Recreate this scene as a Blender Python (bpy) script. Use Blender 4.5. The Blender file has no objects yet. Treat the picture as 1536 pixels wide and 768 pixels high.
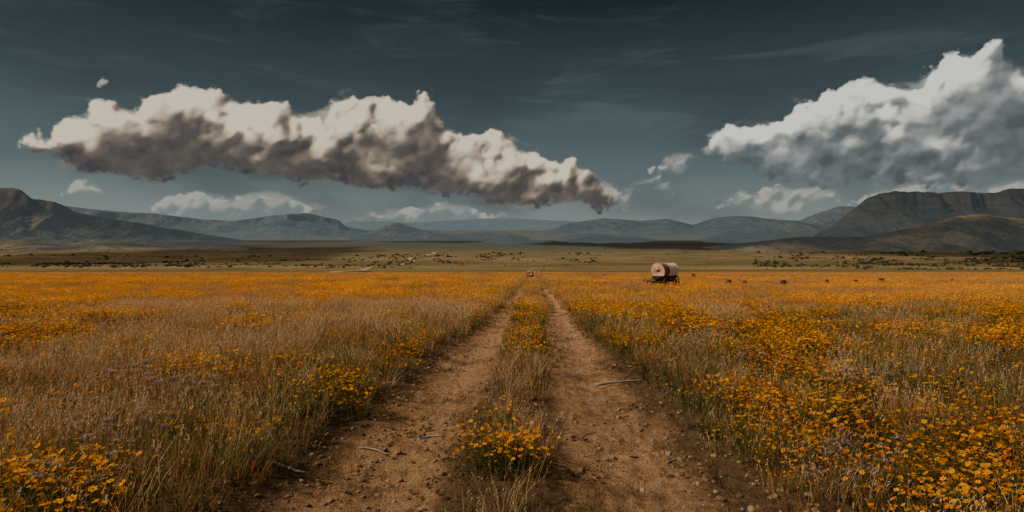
import bpy, math, random, time
import numpy as np
from mathutils import Vector, Matrix
random.seed(7); rng=np.random.default_rng(11)
scene=bpy.context.scene
F=1001.0; HY=403.0; CAMZ=2.0
def lin(c):
    return tuple(((v/255)/12.92 if v/255<=0.04045 else ((v/255+0.055)/1.055)**2.4) for v in c)
# ------------------------------------------------------------ noise
def _h(ix,iy,s):
    n=(ix.astype(np.int64)*374761393+iy.astype(np.int64)*668265263+s*1442695041)&0xffffffff
    n=((n^(n>>13))*1274126177)&0xffffffff
    n=n^(n>>16)
    return (n&0xffff)/65535.0
def vn(x,y,s=0):
    x=np.asarray(x,float); y=np.asarray(y,float)
    ix=np.floor(x); iy=np.floor(y); fx=x-ix; fy=y-iy
    fx=fx*fx*fx*(fx*(fx*6-15)+10); fy=fy*fy*fy*(fy*(fy*6-15)+10)
    a=_h(ix,iy,s); b=_h(ix+1,iy,s); c=_h(ix,iy+1,s); d=_h(ix+1,iy+1,s)
    return (a*(1-fx)+b*fx)*(1-fy)+(c*(1-fx)+d*fx)*fy
def fbm(x,y,o=4,s=0,g=0.5):
    t=0;a=1;n=0
    x=np.asarray(x,float); y=np.asarray(y,float)
    for i in range(o):
        t=t+a*vn(x,y,s+i*17); n+=a; a*=g
        x,y=(x*0.8-y*0.6)*2.03+5.3,(x*0.6+y*0.8)*2.03+1.7
    return t/n
def ridged(x,y,o=5,s=0,g=0.55):
    t=0;a=1;n=0
    x=np.asarray(x,float); y=np.asarray(y,float)
    for i in range(o):
        t=t+a*(1-np.abs(2*vn(x,y,s+i*13)-1)); n+=a; a*=g
        x,y=(x*0.8-y*0.6)*2.05+3.1,(x*0.6+y*0.8)*2.05+7.7
    return t/n
def sst(a,b,x):
    t=np.clip((x-a)/(b-a),0,1); return t*t*(3-2*t)
# ------------------------------------------------------------ terrain functions
def hG(y):
    y=np.asarray(y,float)
    q=1.25e-5*np.maximum(np.minimum(y,3000)-200,0)**2
    return q+np.maximum(y-3000,0)*0.07
def cx(y): return -0.31+0.037*np.asarray(y,float)
def gz_open(x,y):
    b=(fbm(x*0.05,y*0.05,3,5)-0.5)*0.25*sst(15,60,y)
    b=b+(fbm(x*0.7,y*0.7,3,9)-0.5)*0.08
    far=(fbm(x*0.0022,y*0.003,4,21)-0.5)*np.clip((y-300)*0.012,0,22)*(1-sst(2000,2700,y))
    return hG(y)+b+far
def edge(y): return 2.30-0.55*sst(10,24,y)-0.15*sst(30,80,y)
def half(y): return 0.42+0.3*sst(9,40,y)
def tz(u,y):
    x=cx(y)+u; au=np.abs(u); e=edge(y); hc=half(y)
    w=(fbm(x*0.9,y*0.35,3,33)-0.5)*0.7
    p=-0.02+0.07*(1-sst(hc-0.15,hc+0.3,au+w*0.3))
    p=p-0.07*np.exp(-((au-1.25-w*0.4)/0.42)**2)
    p=p+0.10*sst(e-0.45,e+0.15,au+w*0.7)
    p=p+(fbm(x*2.2,y*2.2,4,40,0.55)-0.5)*0.12
    p=p+(ridged(x*5,y*5,3,44)-0.55)*0.06*sst(0.0,0.8,fbm(x*1.1,y*0.7,2,50)*1.6)
    p=p+(fbm(x*.05,y*.05,3,5)-0.5)*0.25*sst(15,60,y)+hG(y)
    p=np.where(au>2.8,p-0.2*(au-2.8)/0.2,p)
    return p
def grid_mesh(name,X,Y,Z,mat,smooth=True,flip=False):
    r,c=X.shape
    me=bpy.data.meshes.new(name)
    co=np.stack([X,Y,Z],-1).reshape(-1,3).astype(np.float32)
    i=np.arange(r*c).reshape(r,c)
    q=np.stack([i[:-1,:-1],i[:-1,1:],i[1:,1:],i[1:,:-1]],-1).reshape(-1,4)
    me.vertices.add(len(co)); me.vertices.foreach_set('co',co.ravel())
    me.loops.add(q.size); me.loops.foreach_set('vertex_index',q.ravel().astype(np.int32))
    me.polygons.add(len(q)); me.polygons.foreach_set('loop_start',(np.arange(len(q))*4).astype(np.int32))
    me.polygons.foreach_set('loop_total',np.full(len(q),4,np.int32))
    me.update(calc_edges=True)
    me.polygons.foreach_set('use_smooth',np.full(len(q),smooth))
    me.materials.append(mat); return me
def grid_obj(name,X,Y,Z,mat,smooth=True):
    o=bpy.data.objects.new(name,grid_mesh(name,X,Y,Z,mat,smooth)); scene.collection.objects.link(o); return o
# ------------------------------------------------------------ node helpers
class NT:
    def __init__(s,tree): s.t=tree; s.n=tree.nodes; s.l=tree.links
    def put(s,sock,v):
        if v is None: return
        if isinstance(v,bpy.types.NodeSocket): s.l.new(v,sock)
        else:
            if isinstance(v,(tuple,list)) and sock.type=='RGBA' and len(v)==3: v=(*v,1)
            sock.default_value=v
    def math(s,op,a,b=None,c=None,clamp=False):
        n=s.n.new('ShaderNodeMath'); n.operation=op; n.use_clamp=clamp
        s.put(n.inputs[0],a); s.put(n.inputs[1],b); s.put(n.inputs[2],c); return n.outputs[0]
    def vm(s,op,a,b=None,scale=None):
        n=s.n.new('ShaderNodeVectorMath'); n.operation=op
        s.put(n.inputs[0],a); s.put(n.inputs[1],b)
        if scale is not None: s.put(n.inputs['Scale'],scale)
        return n.outputs['Value'] if op in('LENGTH','DOT_PRODUCT') else n.outputs[0]
    def comb(s,x=0,y=0,z=0):
        n=s.n.new('ShaderNodeCombineXYZ'); s.put(n.inputs[0],x);s.put(n.inputs[1],y);s.put(n.inputs[2],z); return n.outputs[0]
    def sep(s,v):
        n=s.n.new('ShaderNodeSeparateXYZ'); s.put(n.inputs[0],v); return n.outputs
    def noise(s,v,scale,detail=4,rough=0.5,dim='3D',col=False,dist=0):
        n=s.n.new('ShaderNodeTexNoise'); n.noise_dimensions=dim
        s.put(n.inputs['Vector'],v); n.inputs['Scale'].default_value=scale; n.inputs['Detail'].default_value=detail
        n.inputs['Roughness'].default_value=rough; n.inputs['Distortion'].default_value=dist
        return n.outputs['Color'] if col else n.outputs['Fac']
    def mr(s,v,a,b,c=0.0,d=1.0,smooth=False):
        n=s.n.new('ShaderNodeMapRange'); n.interpolation_type='SMOOTHSTEP' if smooth else 'LINEAR'
        s.put(n.inputs[0],v);
        for k,q in zip((1,2,3,4),(a,b,c,d)): s.put(n.inputs[k],q)
        return n.outputs[0]
    def mix(s,f,a,b,blend='MIX'):
        n=s.n.new('ShaderNodeMix'); n.data_type='RGBA'; n.blend_type=blend
        s.put(n.inputs[0],f); s.put(n.inputs[6],a); s.put(n.inputs[7],b); return n.outputs[2]
    def ramp(s,v,stops,interp='LINEAR'):
        n=s.n.new('ShaderNodeValToRGB'); n.color_ramp.interpolation=interp
        e=n.color_ramp.elements
        while len(e)<len(stops): e.new(0.5)
        for k,(p,c) in enumerate(stops): e[k].position=p; e[k].color=(*c,1)
        s.put(n.inputs[0],v); return n.outputs[0]
def newmat(name):
    m=bpy.data.materials.new(name); m.use_nodes=True; m.node_tree.nodes.clear(); return m,NT(m.node_tree)
def finish(t,shader):
    o=t.n.new('ShaderNodeOutputMaterial'); t.l.new(shader,o.inputs[0])
def principled(t,col,rough=0.9,normal=None,spec=0.2):
    p=t.n.new('ShaderNodeBsdfPrincipled'); t.put(p.inputs['Base Color'],col); t.put(p.inputs['Roughness'],rough)
    p.inputs['Specular IOR Level'].default_value=spec
    if normal is not None: t.l.new(normal,p.inputs['Normal'])
    return p.outputs[0]
def diffuse(t,col,normal=None):
    p=t.n.new('ShaderNodeBsdfDiffuse'); t.put(p.inputs[0],col)
    if normal is not None: t.l.new(normal,p.inputs['Normal'])
    return p.outputs[0]
def bump(t,h,strength=0.5,dist=0.05):
    b=t.n.new('ShaderNodeBump'); b.inputs['Strength'].default_value=strength; b.inputs['Distance'].default_value=dist
    t.l.new(h,b.inputs['Height']); return b.outputs[0]
# ------------------------------------------------------------ SKY (world + cloud backdrop share one gradient)
SUN_AZ=math.radians(-108); SUN_EL=math.radians(35)
def sky_base(t,d):
    dx,dy,dz=t.sep(d)
    el=t.math('ARCSINE',dz)
    sky=t.n.new('ShaderNodeTexSky'); sky.sky_type='NISHITA'; sky.sun_disc=False
    sky.sun_elevation=SUN_EL; sky.sun_rotation=SUN_AZ%(2*math.pi); sky.dust_density=1.5
    t.l.new(d,sky.inputs[0])
    en=t.mr(el,0,0.5)
    grade=t.ramp(en,[(0.0,lin((168,175,168))),(0.12,lin((142,152,149))),(0.28,lin((100,115,117))),(0.5,lin((66,80,84))),(0.75,lin((34,45,50))),(1,lin((25,34,40)))])
    c=t.vm('SCALE',grade,scale=10.0)
    nish=t.mix(1.0,sky.outputs[0],(0.10,0.10,0.094),'MULTIPLY')
    return t.mix(0.2,c,nish),el
w=bpy.data.worlds.new("World"); scene.world=w; w.use_nodes=True
t=NT(w.node_tree); t.n.clear()
c,_=sky_base(t,t.n.new('ShaderNodeTexCoord').outputs['Generated'])
bg=t.n.new('ShaderNodeBackground'); t.put(bg.inputs[0],c); bg.inputs[1].default_value=0.1
wo=t.n.new('ShaderNodeOutputWorld'); t.l.new(bg.outputs[0],wo.inputs[0])
ST=0.00115; A0=-0.82; E0=-0.015
NA=int(1.64/ST); NE=int(0.50/ST)
AZ=A0+ST*np.arange(NA); EL=E0+ST*np.arange(NE)
def blur(A,s):
    p=int(3*s)+2; B=np.pad(A,p,mode='edge')
    fy=np.fft.fftfreq(B.shape[0])[:,None]; fx=np.fft.rfftfreq(B.shape[1])[None]
    G=np.exp(-2*(np.pi*s)**2*(fx*fx+fy*fy))
    return np.fft.irfft2(np.fft.rfft2(B)*G,s=B.shape)[p:-p,p:-p]
def samp(A,X,Y):
    X=np.clip(X,0,A.shape[1]-1.001); Y=np.clip(Y,0,A.shape[0]-1.001)
    ix=X.astype(int); iy=Y.astype(int); fx=X-ix; fy=Y-iy
    return (A[iy,ix]*(1-fx)+A[iy,ix+1]*fx)*(1-fy)+(A[iy+1,ix]*(1-fx)+A[iy+1,ix+1]*fx)*fy
def togrid(px,py):
    a=np.arctan2(np.asarray(px,float)-768,F); e=np.arctan2(HY-np.asarray(py,float),np.hypot(F,np.asarray(px,float)-768))
    return (a-A0)/ST,(e-E0)/ST
GX,GY=np.meshgrid(np.arange(NA,dtype=float),np.arange(NE,dtype=float))
def grow(segs,levels,seed,flat=0.5,L=(-0.50,0.70,0.36),soft=1.0,jag=26.0,tk=0.8,broken=0.0):
    r_=np.random.default_rng(seed)
    H=np.full((NE,NA),-1e3)
    ii=np.arange(NA); TOP=np.full(NA,-1e4); BOT=np.full(NA,1e4)
    def splat(cx_,cy_,cz_,r):
        x0=max(int(cx_-r),0);x1=min(int(cx_+r)+2,NA);y0=max(int(cy_-r),0);y1=min(int(cy_+r)+2,NE)
        if x1<=x0 or y1<=y0: return
        q=r*r-(GX[y0:y1,x0:x1]-cx_)**2-((GY[y0:y1,x0:x1]-cy_)*1.08)**2
        v=np.where(q>0,cz_+np.sqrt(np.maximum(q,0)),-1e3)
        np.maximum(H[y0:y1,x0:x1],v,out=H[y0:y1,x0:x1])
    for top,bot in segs:
        top=np.array(top,float);bot=np.array(bot,float)
        x0,x1=top[0,0],top[-1,0]
        xs=np.arange(x0,x1,1.0)
        gx,gt=togrid(xs,np.interp(xs,top[:,0],top[:,1])); _,gb=togrid(xs,np.interp(xs,bot[:,0],bot[:,1]))
        th0=gt-gb
        gt=gt+np.minimum(jag,th0*.45)*(fbm(xs*0.035,xs*0+seed,3,seed+2,.6)-0.5)*1.6
        gb=gb+np.minimum(jag*.6,th0*.3)*(fbm(xs*0.02,xs*0+seed+5,3,seed+8,.6)-0.5)*1.6
        ins=(ii>=gx[0])&(ii<=gx[-1])
        TOP=np.where(ins,np.maximum(TOP,np.interp(ii,gx,gt)),TOP); BOT=np.where(ins,np.minimum(BOT,np.interp(ii,gx,gb)),BOT)
        n=int((x1-x0)*0.30)+4
        for k in range(n):
            x=r_.uniform(x0,x1); g,_=togrid(x,300.); g=float(g); tt=np.interp(g,gx,gt); bb=np.interp(g,gx,gb); th=tt-bb
            if th<3: continue
            r=min(th*r_.uniform(.20,.42),levels[0][0]*1.6)
            lo,hi=bb+r*.9,tt-r*1.05
            y=r_.uniform(lo,hi) if hi>lo else (tt+bb)/2
            splat(g,y,r_.uniform(-.6,1.3)*r,r)
    for r0,n in levels:
        ys,xs=np.nonzero(H>-500)
        if len(ys)==0: break
        pick=r_.integers(0,len(ys),n)
        for y,x in zip(ys[pick],xs[pick]):
            r=r0*r_.uniform(.45,1.4)
            hb=y-BOT[x]; ht=TOP[x]-y
            if ht<r*0.9 and r_.random()<.88:
                r=max(ht,1.5)
            if hb<r*1.2:
                if r_.random()<flat: continue
                r=max(min(r,hb),1.2)
            splat(x+r_.uniform(-.3,.3)*r,y+r_.uniform(-.2,.3)*r,H[y,x]-r*r_.uniform(.15,.6),r)
    wx=(fbm(GX*0.045,GY*0.045,5,seed,0.62)-0.5); wy=(fbm(GX*0.045+40,GY*0.045+9,5,seed+3,0.62)-0.5)
    M=(H>-500).astype(float)
    Hc=np.where(M>0,H,0)
    k=26*soft
    SX=GX+wx*k; SY=GY+wy*k
    Mw=samp(M,SX,SY); Hw=samp(Hc,SX,SY)
    fine=fbm(GX*0.11/soft**.5,GY*0.13/soft**.5,5,seed+31,0.62)
    mid=fbm(GX*0.032,GY*0.05,4,seed+51,0.55)
    lowf=fbm(GX*0.014+3,GY*0.022,3,seed+61,0.55)
    mb=blur(Mw,1.1*soft); mb3=blur(Mw,4.5*soft); mb8=blur(Mw,10*soft)
    inn=np.clip(mb8*1.25-0.25,0,1)
    bs=sst(-4,34*soft,GY-np.where(BOT>9e3,0,BOT)[None]+(mid-.5)*50*soft)
    dens=mb*0.50+mb3*0.63+mb8*0.27-(fine-0.36)*1.7*(1-inn*.9)-(mid-.45)*1.5*(1-inn)-0.70*(1-bs)*(0.5+1.2*(fine-.3))
    if broken>0: dens=dens-broken*sst(.62,.40,fbm(GX*.045,GY*.08,3,seed+99))
    alpha=sst(0.28,0.92,dens)*sst(0.03,0.2,mb8)
    wisp=sst(0.12,0.9,mb8*1.3-(fbm(GX*0.02,GY*0.05,5,seed+77,.62)-.3)*1.6)*0.5*sst(0.02,.3,mb8)
    alpha=1-(1-alpha)*(1-wisp)
    Lv=np.array(L)/np.linalg.norm(L)
    def lamb(sg,k):
        hh=blur(Hw,sg); gy_,gx_=np.gradient(hh); gx_*=k; gy_*=k
        nz=1/np.sqrt(1+gx_**2+gy_**2)
        return np.clip(((-gx_*Lv[0]-gy_*Lv[1]+Lv[2])*nz)*0.65+0.34,0,1)
    lam=0.38*lamb(8*soft,1.5)+0.36*lamb(3.4*soft,1.2)+0.26*lamb(1.4,0.8)
    Hs=blur(Hw,2.5*soft)
    sh=np.zeros_like(Hs)
    for s in (4,8,13,20,30,42):
        s=s*soft
        hk=samp(Hs,GX+Lv[0]*s,GY+Lv[1]*s)-(Hs+Lv[2]*s*0.5)
        sh=np.maximum(sh,np.clip(hk/(s*0.9+5),0,1))
    sh=blur(sh,2.6*soft)
    tau=np.zeros_like(Hs); mbig=blur(Mw,5*soft)
    for s in (8,18,30,44,60):
        tau+=samp(mbig,GX+Lv[0]*s*0.4*soft,GY+s*soft)
    tau=np.clip(tau/5*(0.60+0.95*sst(.3,.68,lowf)),0,1)
    ao=np.clip((blur(Hw,8*soft)-Hs)/(14*soft),-1,1)
    S=(1.55*lam**1.5)*(1-0.5*np.clip(sh,0,1))*(1-tk*tau)+0.11-0.12*ao*(1-tau)
    S=S+(1-mb3)*0.16*(1-tau)+(mid-.5)*.26+(fine-0.5)*0.14
    S=blur(S,0.5)
    return np.clip(alpha,0,1),np.clip(S,0,1)
topL=[(28,212),(60,205),(100,196),(180,172),(250,150),(300,142),(330,122),(362,150),(430,172),(500,186),(560,170),(620,182),(700,202),(760,224),(820,244),(870,264),(900,284),(935,308)]
botL=[(28,226),(100,248),(200,266),(300,256),(400,278),(500,282),(600,290),(700,296),(800,306),(870,312),(935,322)]
topR=[(1072,208),(1100,190),(1180,184),(1230,148),(1290,134),(1340,126),(1385,164),(1420,150),(1450,96),(1490,90),(1540,116),(1600,100),(1700,170),(1780,220)]
botR=[(1072,230),(1100,254),(1150,272),(1250,286),(1350,284),(1450,280),(1540,258),(1600,268),(1700,260),(1780,250)]
aA,sA=grow([(topL,botL),(topR,botR)],[(24,330),(13,1300),(7,3200)],3,0.6)
lowsegs=[([(94,286),(122,268),(165,292)],[(94,294),(122,299),(165,296)]),
 ([(232,304),(260,290),(350,302),(400,282),(440,298),(490,312)],[(236,322),(260,330),(350,334),(400,334),(440,332),(490,328)]),
 ([(500,326),(560,316),(620,308),(700,314),(780,326)],[(500,334),(560,340),(620,340),(700,338),(780,336)]),
 ([(880,302),(900,276),(925,286),(950,304)],[(884,314),(900,322),(925,322),(950,316)]),
 ([(942,272),(965,262),(1000,280),(1028,302)],[(946,278),(965,284),(1000,295),(1028,308)]),
 ([(975,252),(1000,238),(1030,228),(1068,242)],[(980,256),(1000,257),(1030,252),(1068,250)]),
 ([(1080,306),(1110,284),(1160,280),(1220,270),(1270,304)],[(1088,318),(1110,325),(1160,328),(1220,326),(1270,316)]),
 ([(1270,298),(1340,282),(1420,258),(1450,266),(1490,292)],[(1280,310),(1340,312),(1420,310),(1450,308),(1490,304)]),
 ([(1490,290),(1530,272),(1600,268),(1700,290)],[(1490,304),(1530,308),(1600,308),(1700,306)]),
 ([(139,122),(146,116),(155,124)],[(139,127),(146,129),(155,128)])]
aB,sB=grow(lowsegs,[(8,360),(5,900),(3,1400)],9,0.5,soft=0.6,jag=14,tk=.7,broken=.8)
m,t=newmat('sky_with_clouds')
pos=t.n.new('ShaderNodeNewGeometry').outputs['Position']
dirv=t.vm('NORMALIZE',pos)
skyc,el=sky_base(t,dirv)
dx,dy,dz=t.sep(dirv); az=t.math('ARCTAN2',dx,dy); P=t.comb(az,el,0)
ci=t.noise(t.vm('MULTIPLY',P,(2.0,13,1)),2.0,7,0.62,'2D',dist=0.5)
cim=t.math('MULTIPLY',t.mr(ci,0.48,0.85,0,0.22,True),t.mr(el,0.10,0.22,0,1,True))
skyc=t.mix(cim,skyc,tuple(v*10 for v in lin((118,130,132))))
hz=t.noise(t.vm('MULTIPLY',P,(1,2.2,1)),4.0,5,0.5,'2D')
skyc=t.mix(t.mr(hz,0.35,0.75,0,0.40,True),skyc,tuple(v*10 for v in lin((50,59,63))))
at=t.n.new('ShaderNodeAttribute'); at.attribute_name='cloud'
sp=t.n.new('ShaderNodeSeparateColor'); t.l.new(at.outputs['Color'],sp.inputs[0])
aa,sa,ab=sp.outputs[0],sp.outputs[1],sp.outputs[2]; sb=at.outputs['Alpha']
clow=t.vm('SCALE',t.ramp(sb,[(0.1,lin((108,120,122))),(0.4,lin((138,142,138))),(0.85,lin((190,186,172)))]),scale=10.0)
clow=t.mix(t.mr(el,0.04,0.13,0.40,0.0),clow,tuple(v*10 for v in lin((130,142,141))))
skyc=t.mix(t.math('MULTIPLY',ab,0.75),skyc,clow)
side=t.mr(az,0.1,0.35,0,1,True)
ca=t.ramp(sa,[(0.04,lin((68,68,69))),(0.2,lin((92,87,82))),(0.42,lin((130,118,105))),(0.68,lin((188,170,146))),(1.0,lin((238,222,194)))])
cb=t.ramp(sa,[(0.04,lin((82,88,92))),(0.2,lin((108,114,116))),(0.42,lin((150,153,149))),(0.65,lin((208,205,192))),(0.95,lin((247,243,230)))])
big=t.vm('SCALE',t.mix(side,ca,cb),scale=10.0)
skyc=t.mix(aa,skyc,big)
em=t.n.new('ShaderNodeEmission'); t.put(em.inputs[0],skyc); em.inputs[1].default_value=0.1; finish(t,em.outputs[0])
m.cycles.emission_sampling='NONE'
R=30000
AA,EE=np.meshgrid(AZ,EL)
me=grid_mesh('sky',R*np.sin(AA)*np.cos(EE),R*np.cos(AA)*np.cos(EE),R*np.sin(EE)+CAMZ,m)
ca_=me.color_attributes.new('cloud','FLOAT_COLOR','POINT')
ca_.data.foreach_set('color',np.stack([aA,sA,aB,sB],-1).astype(np.float32).ravel())  # cloud opacity, with computed cloud light and shade stored as vertex colour
scene.collection.objects.link(bpy.data.objects.new('sky',me))
# ------------------------------------------------------------ SUN + CAMERA
sd=Vector((math.sin(SUN_AZ)*math.cos(SUN_EL),math.cos(SUN_AZ)*math.cos(SUN_EL),math.sin(SUN_EL)))
sl=bpy.data.lights.new('sun','SUN'); sl.energy=5.0; sl.angle=math.radians(0.5); sl.color=(1,0.84,0.63)
so=bpy.data.objects.new('sun',sl); so.rotation_euler=sd.to_track_quat('Z','Y').to_euler(); so.location=sd*50; scene.collection.objects.link(so)
cam=bpy.data.cameras.new('camera'); cam.sensor_width=36; cam.lens=36*F/1536; cam.clip_end=60000; cam.clip_start=0.05
co=bpy.data.objects.new('camera',cam); co.location=(0,0,CAMZ); co.rotation_euler=(math.radians(90)+math.atan(19/F),0,0)
scene.collection.objects.link(co); scene.camera=co
# unseen overhead sheet (added, 2.5 km up, left/behind): opacity shaped to shade foreground and hills
CH=2500.0; off=np.array([sd.x,sd.y])*CH/sd.z
gx=np.concatenate([-np.geomspace(5000,20,60),np.linspace(-18,18,7),np.geomspace(20,5000,60)])
gy=np.concatenate([-np.geomspace(1500,20,24)[::1],np.linspace(-15,150,34),np.geomspace(158,4400,66)])
TX,TY=np.meshgrid(gx,gy)
cn=fbm(TX*0.0011+2,TY*0.0009+5,4,202)
op=0.78*sst(0.44,0.56,cn)*sst(500,1300,TY)
op=np.maximum(op,0.70*sst(0.40,0.55,fbm(TX*.0009,TY*.0007+3,3,55))*sst(2900,3600,TY))
fg=0.38*(1-sst(5,34,TY+ (fbm(TX*.03,TY*.03,2,4)-.5)*20 - 14*sst(5,40,np.abs(TX-1))))
op=np.clip(np.maximum(op,fg),0,0.9)
op*=1-sst(3900,4400,TY)
m,t=newmat('shade_sheet_veil')
at=t.n.new('ShaderNodeAttribute'); at.attribute_name='shade_opacity'
tp=t.n.new('ShaderNodeBsdfTransparent'); tl=t.n.new('ShaderNodeBsdfTranslucent'); tl.inputs[0].default_value=(.85,.85,.85,1)
mx=t.n.new('ShaderNodeMixShader'); t.l.new(at.outputs['Fac'],mx.inputs[0]); t.l.new(tp.outputs[0],mx.inputs[1]); t.l.new(tl.outputs[0],mx.inputs[2]); finish(t,mx.outputs[0])
me=grid_mesh('added_shade_sheet',TX+off[0],TY+off[1],np.full_like(TX,CH)+60*(cn-.5),m)
a=me.attributes.new('shade_opacity','FLOAT','POINT'); a.data.foreach_set('value',op.astype(np.float32).ravel())
scene.collection.objects.link(bpy.data.objects.new('added_shade_sheet',me))
# ------------------------------------------------------------ GROUND
m,t=newmat('field_ground')
pos=t.n.new('ShaderNodeNewGeometry').outputs['Position']
x,y,z=t.sep(pos)
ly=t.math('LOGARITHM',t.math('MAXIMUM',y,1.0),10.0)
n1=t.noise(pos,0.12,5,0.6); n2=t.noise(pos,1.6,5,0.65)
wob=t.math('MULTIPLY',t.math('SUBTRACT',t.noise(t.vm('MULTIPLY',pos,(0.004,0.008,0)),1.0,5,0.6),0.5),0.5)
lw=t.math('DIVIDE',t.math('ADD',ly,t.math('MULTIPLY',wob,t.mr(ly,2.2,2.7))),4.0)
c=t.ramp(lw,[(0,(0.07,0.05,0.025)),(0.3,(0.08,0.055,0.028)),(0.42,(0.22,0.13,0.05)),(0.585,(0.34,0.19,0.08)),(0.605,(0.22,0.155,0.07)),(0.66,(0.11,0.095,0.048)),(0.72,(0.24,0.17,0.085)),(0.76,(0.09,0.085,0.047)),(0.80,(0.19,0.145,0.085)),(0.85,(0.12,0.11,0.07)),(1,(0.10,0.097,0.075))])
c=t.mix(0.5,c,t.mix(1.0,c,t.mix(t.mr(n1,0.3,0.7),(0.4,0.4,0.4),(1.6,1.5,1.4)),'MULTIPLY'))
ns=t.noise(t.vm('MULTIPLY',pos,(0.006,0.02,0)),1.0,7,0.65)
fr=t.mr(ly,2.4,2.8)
c=t.mix(t.math('MULTIPLY',fr,t.mr(ns,0.45,0.58,0,0.8,True)),c,(0.056,0.060,0.034))  # dark noise bands: scrub, also cloud shadow painted into the plain's colour
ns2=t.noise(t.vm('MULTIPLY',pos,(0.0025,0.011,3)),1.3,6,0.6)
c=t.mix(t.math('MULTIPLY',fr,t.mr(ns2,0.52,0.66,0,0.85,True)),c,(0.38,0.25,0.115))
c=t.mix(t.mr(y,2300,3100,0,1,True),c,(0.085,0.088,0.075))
c=t.mix(t.mr(y,3300,4500,0,1,True),c,(0.12,0.14,0.15))  # far ground tinted bluish: distance haze painted into the colour
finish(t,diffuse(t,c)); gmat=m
us=[0,0.8,1.6,2.3,2.6,2.62,2.75,2.9,3.2]
while us[-1]<7500: us.append(us[-1]*1.045+0.1)
us=np.array(us); us=np.concatenate([-us[:0:-1],us])
ys=[3.0]
while ys[-1]<9000: ys.append(ys[-1]*1.012+0.05)
ys=np.array(list(np.arange(-60,3,3.0))+ys)
U,Yg=np.meshgrid(us,ys); Xg=cx(np.clip(Yg,-60,9000))+U
Zg=gz_open(Xg,Yg)-0.35*(1-sst(2.6,2.78,np.abs(U)))*(Yg<395)
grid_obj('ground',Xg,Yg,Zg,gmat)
# ------------------------------------------------------------ DIRT TRACK
m,t=newmat('dirt')
pos=t.n.new('ShaderNodeNewGeometry').outputs['Position']
x,y,z=t.sep(pos)
u=t.math('ABSOLUTE',t.math('SUBTRACT',x,t.math('ADD',-0.31,t.math('MULTIPLY',y,0.037))))
n1=t.noise(pos,0.9,5,0.6); n2=t.noise(pos,9,5,0.7); n3=t.noise(pos,45,3,0.7)
uu=t.math('ADD',u,t.math('MULTIPLY',t.math('SUBTRACT',n1,0.5),0.9))
rut=t.math('MULTIPLY',t.mr(uu,0.4,0.75,0,1,True),t.mr(uu,1.45,2.05,1,0,True))
c=t.mix(t.mr(n2,0.3,0.7),(0.30,0.165,0.085),(0.56,0.345,0.185))
dk=t.mix(t.mr(n2,0.3,0.7),(0.065,0.042,0.026),(0.22,0.135,0.075))
c=t.mix(rut,dk,c)
c=t.mix(t.mr(n1,0.5,0.66,0,0.65,True),c,dk)
c=t.mix(t.mr(n3,0.56,0.68,0,0.7),c,(0.09,0.057,0.035))
b=t.math('ADD',t.math('MULTIPLY',n2,1.0),t.math('MULTIPLY',n3,0.45))
finish(t,diffuse(t,c,bump(t,b,1.0,0.10))); dmat=m
yt=[3.0]
while yt[-1]<398: yt.append(yt[-1]*1.0055)
U,Yt=np.meshgrid(np.linspace(-3,3,211),np.array(yt))
grid_obj('dirt_track',cx(Yt)+U,Yt,tz(U,Yt),dmat)
rp=[(500,412),(530,407),(560,402.5),(590,398),(612,393),(628,387),(640,382),(655,378)]
def invert(py):
    yy=np.linspace(230,3000,3000); pr=HY+(CAMZ-hG(yy))/yy*F
    return float(np.interp(-py,-pr,yy))
m,t=newmat('pale_dirt')
pos=t.n.new('ShaderNodeNewGeometry').outputs['Position']
finish(t,diffuse(t,t.mix(t.noise(pos,0.05,4),(0.26,0.20,0.13),(0.38,0.31,0.21)))); pale=m
pp=[]
for k in range(len(rp)-1):
    for s in np.linspace(0,1,40,endpoint=False):
        a,b_=rp[k],rp[k+1]; px=a[0]+(b_[0]-a[0])*s; py=a[1]+(b_[1]-a[1])*s
        Y=invert(py); pp.append(((px-768)/F*Y+ (vn(Y*0.01,0.3)-0.5)*30,Y))
pp=np.array(pp); wd=np.linspace(-1,1,5)
nx=2.2+pp[:,1]*0.0025
X=pp[:,0:1]+wd[None]*nx[:,None]; Y=np.repeat(pp[:,1:2],5,1)+wd[None]*-2
Z=gz_open(X,Y)+0.5
grid_obj('dirt_road',X,Y,Z,pale)
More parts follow.
